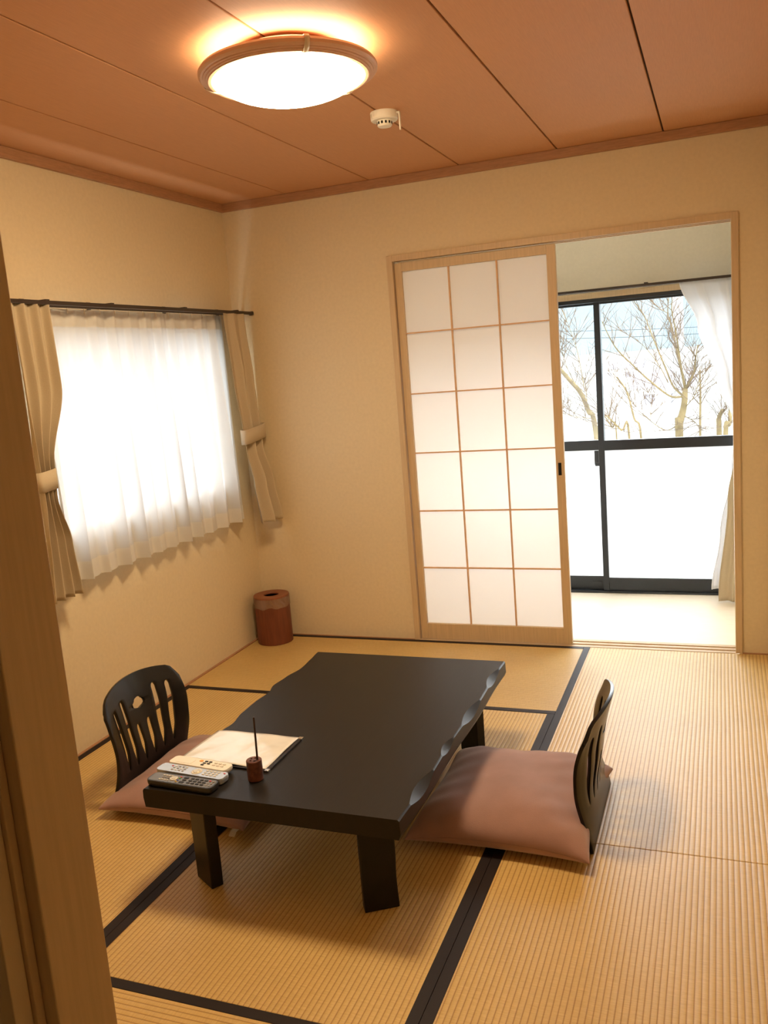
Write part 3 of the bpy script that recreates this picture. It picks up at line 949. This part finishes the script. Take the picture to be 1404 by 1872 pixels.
# remote controls
def rrect(w, h, r, n=6):
    pts = []
    for cx, cy, a0 in ((w / 2 - r, h / 2 - r, 0), (-w / 2 + r, h / 2 - r, pi / 2), (-w / 2 + r, -h / 2 + r, pi), (w / 2 - r, -h / 2 + r, 3 * pi / 2)):
        for k in range(n + 1):
            a = a0 + pi / 2 * k / n
            pts.append((cx + r * cos(a), cy + r * sin(a)))
    return pts
def remote(label, loc, rz, Lr, Wr, Hr, body, face, tilt=0.0):
    r = thing('remote_control', label, 'remote control', loc, rz, 'remote controls on the table corner')
    mb = MB()
    n = len(rrect(Lr, Wr, 0.01))
    rws = []
    for (sc, z) in ((0.86, 0.0), (0.96, 0.003), (1.0, Hr * 0.55), (0.995, Hr - 0.002), (0.975, Hr)):
        rws.append([(x * (1 - (1 - sc) * 0.35), y * sc, z) for x, y in rrect(Lr, Wr, Wr * 0.28)])
    for q in rws:
        mb.v += q
    for i in range(len(rws) - 1):
        for k in range(n):
            k2 = (k + 1) % n
            mb.f.append((i * n + k, i * n + k2, (i + 1) * n + k2, (i + 1) * n + k))
    mb.f.append(tuple(reversed(range(n))))
    mb.f.append(tuple((len(rws) - 1) * n + k for k in range(n)))
    mb.build('body', body, r, smooth=True, angle=40)
    if face:
        MB().prism(rrect(Lr * 0.955, Wr * 0.84, Wr * 0.2), Hr - 0.0005, Hr + 0.0006).build('face_plate', face, r)
    return r
protos = {}
def button(parent, x, y, z, w, h, mat, rnd=0.4):
    key = (round(w, 4), round(h, 4), mat, rnd)
    if key in protos:
        return link_copy(protos[key], parent, (x, y, z))
    o = MB().prism(rrect(w, h, min(w, h) * rnd * 0.98), 0, 0.0016).build('button', mat, parent, bevel=0.0004, seg=1)
    o.location = (x, y, z)
    protos[key] = o
    return o
def disc(parent, name, x, y, z, r0, mat, hgt=0.0018, r1=0.0):
    prof = [(r1, 0), (r0, 0), (r0, hgt * 0.6), (r0 - 0.0008, hgt), (r1, hgt)]
    o = MB().lathe(prof, 32).build(name, mat, parent, smooth=True)
    o.location = (x, y, z)
    return o
# dark one in front
rd = remote('dark grey television remote with rows of black buttons, nearest the table edge', (1.024, -2.308, TZ + 0.0004), radians(-2.5), 0.226, 0.052, 0.019, 'remote_dark', 'remote_face')
zt = 0.0196
for c in range(4):
    for r_ in range(3):
        button(rd, 0.028 + 0.0155 * c, 0.014 - 0.0125 * r_ - 0.001, zt, 0.0115, 0.0072, 'btn_black')
button(rd, 0.006, 0.013, zt, 0.016, 0.009, 'btn_black')
button(rd, 0.006, -0.013, zt, 0.016, 0.009, 'btn_black')
button(rd, 0.007, 0.000, zt, 0.013, 0.006, 'btn_black')
rd_ring = disc(rd, 'direction_ring', -0.030, 0.001, zt, 0.0125, 'btn_gold', 0.0016, 0.0)
disc(rd_ring, 'centre_button', 0, 0, 0.0016, 0.0055, 'btn_light', 0.001)
for i_, (bx, by, mt) in enumerate(((-0.013, 0.013, 'btn_red'), (-0.012, 0.006, 'btn_green'), (-0.012, -0.006, 'btn_blue'), (-0.013, -0.013, 'btn_yellow'))):
    button(rd, bx, by, zt, 0.0065, 0.0045, mt)
for c in range(4):
    for r_ in range(2):
        button(rd, -0.072 + 0.0095 * c, (0.012, -0.012)[r_], zt, 0.007, 0.0042, 'btn_light')
for c in range(3):
    button(rd, -0.068 + 0.0095 * c, 0.0, zt, 0.006, 0.0040, 'btn_grey')
for r_ in range(3):
    button(rd, 0.088, 0.013 - 0.012 * r_, zt, 0.006, 0.006, 'btn_grey' if r_ else 'btn_red')
    button(rd, 0.099, 0.013 - 0.012 * r_, zt, 0.006, 0.006, 'btn_grey')
# silver one in the middle, resting beside the dark one
rs = remote('silver blue remote with a gold round pad, lying between the dark and the white remote', (1.020, -2.252, TZ + 0.0004), radians(-4.5), 0.240, 0.045, 0.020, 'remote_silver', None)
zt = 0.0200
rs_ring = disc(rs, 'direction_ring', 0.018, 0.000, zt, 0.0165, 'btn_light', 0.0012)
disc(rs_ring, 'centre_button', 0, 0, 0.0012, 0.0105, 'btn_gold', 0.0014)
for c in range(4):
    for r_ in range(3):
        button(rs, -0.066 + 0.013 * c, 0.012 - 0.011 * r_, zt, 0.0075, 0.005, 'btn_grey' if (c + r_) % 3 else 'btn_light')
for c in range(4):
    for r_ in range(3):
        button(rs, 0.048 + 0.0135 * c, 0.012 - 0.011 * r_, zt, 0.0088, 0.0055, 'btn_light')
button(rs, 0.108, 0.012, zt, 0.0065, 0.005, 'btn_red')
button(rs, -0.078, 0.010, zt, 0.006, 0.005, 'btn_red')
# white one at the back
rw_ = remote('white air conditioner remote with an orange button, furthest of the three remotes', (1.020, -2.206, TZ + 0.0062), radians(-5), 0.212, 0.046, 0.017, 'remote_white', None)
zt = 0.0170
MB().prism(rrect(0.060, 0.030, 0.006), zt - 0.0003, zt + 0.0006).build('screen', 'remote_white', rw_).location = (-0.055, 0, 0)
button(rw_, -0.004, 0.011, zt, 0.012, 0.009, 'btn_orange')
for c, r_ in ((0, 0), (1, 0), (0, 1), (1, 1), (0, 2)):
    button(rw_, 0.014 + 0.015 * c, 0.012 - 0.011 * r_, zt, 0.011, 0.0070, 'btn_black')
for c in range(3):
    for r_ in range(2):
        button(rw_, 0.050 + 0.015 * c, 0.011 - 0.013 * r_, zt, 0.011, 0.007, 'btn_light')

# ------------------------------------------------------------------ waste bin in the corner
wb = thing('waste_bin', 'round brown wooden waste bin with a ring lid in the room corner', 'waste bin', (0.132, -0.128, 0.0))
RB, HB = 0.098, 0.262
MB().lathe([(0.0, 0.0015), (RB, 0.0015), (RB, HB), (RB - 0.004, HB), (RB - 0.004, 0.008), (0.0, 0.008)], 72).build('body', 'bin_wood', wb, smooth=True, weld=True)
MB().lathe([(RB + 0.001, HB + 0.0005), (RB + 0.001, HB + 0.007), (RB - 0.001, HB + 0.009), (0.044, HB + 0.009), (0.042, HB + 0.006), (0.042, HB + 0.0005)], 72, close=True).build('lid', 'lid_wood', wb, smooth=True, weld=True)
P = []
for i in range(9):
    z = HB - 0.052 + 0.052 * i / 8
    row = []
    for k in range(145):
        a = 2 * pi * (k % 144) / 144
        rr = RB + 0.0025 + 0.0013 * sin(17 * a + 9 * z * 20) * sin(i / 8 * pi) + 0.0008 * sin(41 * a + 2.0 * i)
        row.append((rr * cos(a), rr * sin(a), z + (0.004 * sin(5 * a + 1) + 0.003 * sin(9 * a)) * (1 - i / 8)))
    P.append(row)
MB().grid(P).build('bin_bag', 'bag', wb, smooth=True, weld=True, angle=80)

# ------------------------------------------------------------------ ceiling lamp
LX, LY = 1.334, -1.822
cl = thing('ceiling_lamp', 'round flush ceiling lamp, glowing white dome in a wooden ring', 'ceiling lamp', (LX, LY, HC))
RD = 0.214
dome = [(0.0, -0.136)]
for k in range(1, 17):
    a = pi / 2 * k / 16
    dome.append((RD * sin(a), -0.064 - 0.072 * cos(a)))
dome += [(RD * 0.99, -0.058), (RD * 0.975, -0.054)]
MB().lathe(dome, 96).build('diffuser', 'lamp_glow', cl, smooth=True, weld=True)
MB().lathe([(RD * 0.975, -0.0538), (0.201, -0.046), (0.180, -0.031), (0.162, -0.020), (0.153, -0.017)], 96).build('upper_diffuser', 'lamp_side', cl, smooth=True)
MB().lathe([(0.0, -0.0130), (0.154, -0.0130), (0.155, -0.0165), (0.0, -0.0168)], 96).build('glow_block_cap', 'ring_wood', cl, smooth=True, weld=True)  # opaque cap added to keep the upper glow off the base
MB().lathe([(0.0, 0.0), (0.110, 0.0), (0.110, -0.0128), (0.0, -0.0128)], 72).build('base', 'groove', cl, smooth=True, weld=True)
ring = [(0.2157, -0.050), (0.238, -0.047), (0.251, -0.050), (0.2575, -0.058), (0.2575, -0.066), (0.252, -0.071), (0.2455, -0.0715), (0.245, -0.0745), (0.238, -0.075), (0.2375, -0.078), (0.231, -0.0785), (0.2305, -0.0815), (0.2215, -0.082), (0.2167, -0.079)]
wr_ = MB().lathe(ring, 96, close=True).build('wooden_ring', 'ring_wood', cl, smooth=True, angle=25)
for ang in (radians(68), radians(188), radians(308)):
    pts = [(0.2165, -0.0845), (0.232, -0.0830), (0.2485, -0.0765), (0.2600, -0.068), (0.2605, -0.056), (0.253, -0.0470), (0.2215, -0.0445)]
    o = MB().grid([[(r_, -0.007, z) for r_, z in pts], [(r_, 0.007, z) for r_, z in pts]]).build('clip', 'clip', wr_, solid=0.002, smooth=True)
    o.rotation_euler = (0, 0, ang)

# ------------------------------------------------------------------ smoke detector
sd = thing('smoke_detector', 'small white smoke detector on the ceiling with a hanging pull tab', 'smoke detector', (1.345, -1.065, HC))
MB().lathe([(0.0, 0.0), (0.050, 0.0), (0.051, -0.004), (0.050, -0.026), (0.046, -0.030), (0.0, -0.030)], 64).build('base', 'white_plastic', sd, smooth=True, weld=True)
sh_ = MB().lathe([(0.0, -0.0300), (0.028, -0.0300), (0.027, -0.046), (0.024, -0.050), (0.0, -0.050)], 48).build('sensor_head', 'white_plastic', sd, smooth=True, weld=True)
for k in range(12):
    a = 2 * pi * k / 12
    o = MB().box(0.0262, 0.0284, -0.0035, 0.0035, -0.043, -0.034).build('vent_slot', 'slot_black', sh_)
    o.rotation_euler = (0, 0, a)
MB().box(0.046, 0.062, -0.006, 0.006, -0.012, -0.006).box(0.057, 0.062, -0.005, 0.005, -0.070, -0.012).build('pull_tab', 'white_plastic', sd, bevel=0.001)
MB().box(-0.006, 0.006, -0.0515, -0.0495, -0.020, -0.008).build('indicator_window', 'clip', sd).rotation_euler = (0, 0, radians(-50))

# ------------------------------------------------------------------ outside
GZ = -3.0
gr = struct(MB().box(-400, 400, 3.0, 900, GZ - 0.5, GZ).box(-400, -1.5, -300, 3.0, GZ - 0.5, GZ).build('floor', 'ground'), 'pale open ground outside, below the window')
# mountains
mp = []
rnd = random.Random(4)
for i in range(3):
    mp.append((rnd.uniform(0, 6), rnd.uniform(0, 6)))
P = []
for i in range(17):
    t = i / 16
    row = []
    for j in range(121):
        x = -900 + 1500 * j / 120
        ridge = 95 + 26 * sin(x / 130 + 1) + 12 * sin(x / 47 + 2) + 5 * sin(x / 17)
        row.append((x, 620 + 190 * t + 10 * sin(x / 60 + 6 * t), GZ + ridge * (t ** 1.2) * (1 if t < 1 else 1) + 3 * sin(x / 23 + 9 * t) * t))
    P.append(row)
for i in range(1, 5):
    P.append([(x, y + 60 * i, z * (1 - i / 4) + GZ * (i / 4)) for x, y, z in P[16]])
mo = tag(MB().grid(P).build('mountain', 'mountain', smooth=True, angle=80), 'pale blue hazy mountain ridge far behind the bare trees', 'mountain')

TRUNK = [(2.11, 4.4, 0.59), (2.11, 4.4, 0.69), (2.14, 4.4, 0.8), (2.16, 4.4, 0.89), (2.17, 4.4, 1.0), (2.17, 4.4, 1.04)]
BRANCHES = [
  ( [(2.17, 4.4, 1.04), (2.21, 4.28, 1.09), (2.26, 4.15, 1.2), (2.28, 4.03, 1.33), (2.3, 3.9, 1.43)] , 0.024 ),
  ( [(2.17, 4.4, 1.04), (2.15, 4.45, 1.15), (2.11, 4.5, 1.33), (2.09, 4.55, 1.44), (2.05, 4.6, 1.63), (2.02, 4.65, 1.74), (2.03, 4.7, 1.91)] , 0.03 ),
  ( [(2.17, 4.4, 1.04), (2.14, 4.34, 1.25), (2.12, 4.28, 1.44), (2.1, 4.22, 1.61), (2.08, 4.16, 1.75), (2.09, 4.1, 1.88)] , 0.022 ),
  ( [(2.16, 4.4, 0.96), (2.06, 4.5, 1.06), (1.99, 4.6, 1.23), (1.91, 4.7, 1.43), (1.85, 4.8, 1.58), (1.78, 4.9, 1.76), (1.67, 5.0, 1.92)] , 0.024 ),
  ( [(2.14, 4.4, 0.96), (2.04, 4.28, 0.98), (1.88, 4.17, 1.13), (1.74, 4.05, 1.29), (1.62, 3.93, 1.44), (1.56, 3.82, 1.57), (1.52, 3.7, 1.7)] , 0.024 ),
  ( [(2.02, 4.4, 1.1), (1.93, 4.62, 1.26), (1.78, 4.85, 1.45), (1.62, 5.08, 1.57), (1.49, 5.3, 1.64)] , 0.012 ),
  ( [(2.1, 4.4, 0.7), (1.98, 4.53, 0.64), (1.82, 4.65, 0.74), (1.69, 4.78, 0.86), (1.6, 4.9, 1.02)] , 0.012 ),
  ( [(2.15, 4.4, 0.78), (2.26, 4.3, 0.72), (2.31, 4.2, 0.61)] , 0.012 ),
  ( [(2.17, 4.4, 0.86), (2.26, 4.2, 0.98), (2.31, 4.0, 1.15)] , 0.012 ),
  ( [(2.03, 4.4, 1.74), (1.93, 4.65, 1.81), (1.81, 4.9, 1.93)] , 0.01 ),
  ( [(1.85, 4.4, 0.76), (1.84, 4.7, 0.89), (1.78, 5.0, 1.04)] , 0.008 ),
]
SAPLINGS = [
  ( [(2.46, 5.5, 0.43), (2.46, 5.45, 0.65), (2.5, 5.4, 0.74)] , 0.05 ),
  ( [(2.52, 5.2, 0.46), (2.56, 5.3, 0.6), (2.57, 5.4, 0.77)] , 0.045 ),
  ( [(2.25, 6.5, 0.33), (2.26, 6.5, 0.79), (2.26, 6.5, 1.13)] , 0.025 ),
  ( [(1.73, 3.6, 0.66), (1.68, 3.45, 0.76), (1.58, 3.3, 0.9)] , 0.018 ),
  ( [(1.63, 6.0, 0.4), (1.55, 6.1, 0.64), (1.47, 6.2, 0.94), (1.35, 6.3, 1.12)] , 0.022 ),
  ( [(1.6, 3.8, 0.64), (1.57, 3.75, 0.76), (1.49, 3.7, 0.9)] , 0.012 ),
]
LEFT = [(1.42, 3.8, 0.68), (1.37, 3.72, 0.92), (1.32, 3.64, 1.09), (1.25, 3.56, 1.2), (1.18, 3.48, 1.31), (1.1, 3.4, 1.43)]
LEFTB = [
  ( [(1.34, 3.7, 1.15), (1.29, 3.8, 1.41), (1.23, 3.9, 1.59), (1.14, 4.0, 1.81), (1.06, 4.1, 1.98)] , 0.01 ),
  ( [(1.31, 3.7, 1.08), (1.2, 3.6, 1.37), (1.18, 3.5, 1.63)] , 0.01 ),
  ( [(1.36, 3.75, 0.92), (1.34, 3.82, 1.09), (1.32, 3.9, 1.22)] , 0.009 ),
  ( [(1.39, 3.75, 0.85), (1.27, 3.48, 0.9), (1.17, 3.2, 0.97)] , 0.008 ),
]

def smooth_path(pts, n=5):
    """Catmull-Rom subdivision of a branch line"""
    pts = [Vector(p) for p in pts]
    out = []
    for i in range(len(pts) - 1):
        p0, p1, p2, p3 = pts[max(i - 1, 0)], pts[i], pts[i + 1], pts[min(i + 2, len(pts) - 1)]
        for k in range(n):
            t = k / n
            out.append(0.5 * ((2 * p1) + (p2 - p0) * t + (2 * p0 - 5 * p1 + 4 * p2 - p3) * t * t + (3 * p1 - p0 - 3 * p2 + p3) * t ** 3))
    out.append(pts[-1])
    return out
def twigs(mb, path, r0, count, length, rnd, depth=0, up=0.5):
    for _ in range(count):
        i = rnd.randint(len(path) // 5, len(path) - 2)
        p = path[i]
        d = (path[i + 1] - path[i]).normalized()
        side = Vector((rnd.uniform(-1, 1), rnd.uniform(-1, 1), rnd.uniform(-0.3, 1) * up + 0.15)).normalized()
        v = (d * 0.8 + side * 0.9).normalized()
        L_ = length * rnd.uniform(0.5, 1.15)
        seg = 6
        q = [p]
        for k in range(seg):
            v = (v + Vector((rnd.uniform(-.18, .18), rnd.uniform(-.18, .18), rnd.uniform(-.10, .20)))).normalized()
            q.append(q[-1] + v * L_ / seg)
        mb.tube(q, [r0 * (1 - 0.75 * k / seg) for k in range(seg + 1)], 5)
        if depth:
            twigs(mb, q, r0 * 0.6, 4, length * 0.5, rnd, depth - 1)
def tree(label, base, trunk, branches, seed, ntw=7, group='bare trees outside the veranda window', tr=0.025, ln=0.45):
    rnd = random.Random(seed)
    r = thing('bare_tree', label, 'tree', base, 0, group)
    off = Vector(base)
    t = smooth_path([base] + trunk)
    n = len(t)
    MB().tube([p - off for p in t], [tr * (1.7 - 0.8 * i / n) for i in range(n)], 10).build('trunk', 'bark', r, smooth=True)
    tw = MB()
    for pts, rad in branches:
        pth = [p - off for p in smooth_path(pts)]
        m = len(pth)
        MB().tube(pth, [rad * 0.45 * (1 - 0.7 * i / m) for i in range(m)], 7).build('branch', 'bark', r, smooth=True)
        twigs(tw, pth, 0.0037, ntw, ln, rnd, 1)
    twigs(tw, [p - off for p in t[-8:]], 0.0042, ntw, ln, rnd, 1)
    o = tw.build('twigs', 'twig', r, smooth=True)
    o['kind'] = 'stuff'
    return r
tree('bare tree with many spreading branches behind the right pane of the veranda window', (2.08, 4.42, GZ), [(2.10, 4.41, -1.5)] + TRUNK, BRANCHES, 11, 13)
tree('bare tree with slender curved limbs seen through the left pane of the veranda window', (1.55, 4.0, GZ), [(1.50, 3.9, -1.0)] + LEFT, LEFTB, 5, 12, tr=0.016)
SL = ['thick bare sapling stem low at the right, partly behind the white sheer curtain', 'thin bare sapling stem furthest right, behind the white sheer curtain', 'straight upright sapling just right of the big bare tree', 'leaning sapling close to the dark window stile', 'slanting sapling in the lower middle of the view', 'thin whip of a sapling beside the dark window stile']
for k, (pts, rad) in enumerate(SAPLINGS):
    x, y, z = pts[0]
    tree(SL[k], (x, y + 0.05, GZ), [(x, y + 0.03, -1.2)] + pts, [], 20 + k, 9, tr=rad * 0.42, ln=0.5, group='thin saplings outside the window')

# utility pole and wires
up_ = thing('utility_pole', 'pale grey concrete utility pole behind the bare tree', 'utility pole', (1.80, 12.0, GZ))
MB().lathe([(0.0, 0), (0.115, 0), (0.085, 7.5), (0.0, 7.5)], 24).build('pole', 'pole', up_, smooth=True, weld=True)
MB().box(-0.7, 0.7, -0.15, -0.09, 6.9, 6.98).build('crossarm', 'pole', up_)
for lab, (za, zb) in (('upper of the two thin dark wires crossing the sky outside', (2.176, 1.898)), ('lower of the two thin dark wires crossing the sky outside', (1.891, 1.655))):
    pts = []
    for i in range(25):
        t = -1.5 + 4.0 * i / 24
        x = -3.30 + 4.87 * t
        pts.append((x, 30.0, za + (zb - za) * t + 0.10 * (t - 0.5) ** 2))
    tag(MB().tube(pts, 0.011, 6).build('power_line', 'wire', smooth=True), lab, 'power line', 'power lines outside the window')
# distant houses
rnd = random.Random(9)
HS = [(-1.0, 56, 3.4, 'pale distant house with a grey gabled roof just left of the tree trunk'), (-13, 75, 4.0, 'pale distant house seen through the left window pane'), (-9, 110, 5.0, 'far small house with a grey roof behind the spreading branches')]
for x, y, w, lab in HS:
    h = thing('house', lab, 'house', (x, y, GZ), rnd.uniform(-0.4, 0.4), 'houses far outside the window')
    hw_ = MB().box(-w / 2, w / 2, -w * 0.3, w * 0.3, 0, 1.6).build('walls', 'house_wall', h)
    rm = MB()
    a, b, z0, z1 = w / 2 + 0.3, w * 0.3 + 0.3, 1.6, 2.7
    rm.v = [(-a, -b, z0), (a, -b, z0), (a, b, z0), (-a, b, z0), (-a, 0, z1), (a, 0, z1)]
    rm.f = [(0, 1, 5, 4), (2, 3, 4, 5), (0, 4, 3), (1, 2, 5), (0, 3, 2, 1)]
    rm.build('roof', 'house_roof', h)
    for k in (-1, 1):
        MB().box(k * w * 0.25 - 0.35, k * w * 0.25 + 0.35, -w * 0.3 - 0.02, -w * 0.3 + 0.01, 0.5, 1.2).build('window', 'house_roof', hw_)
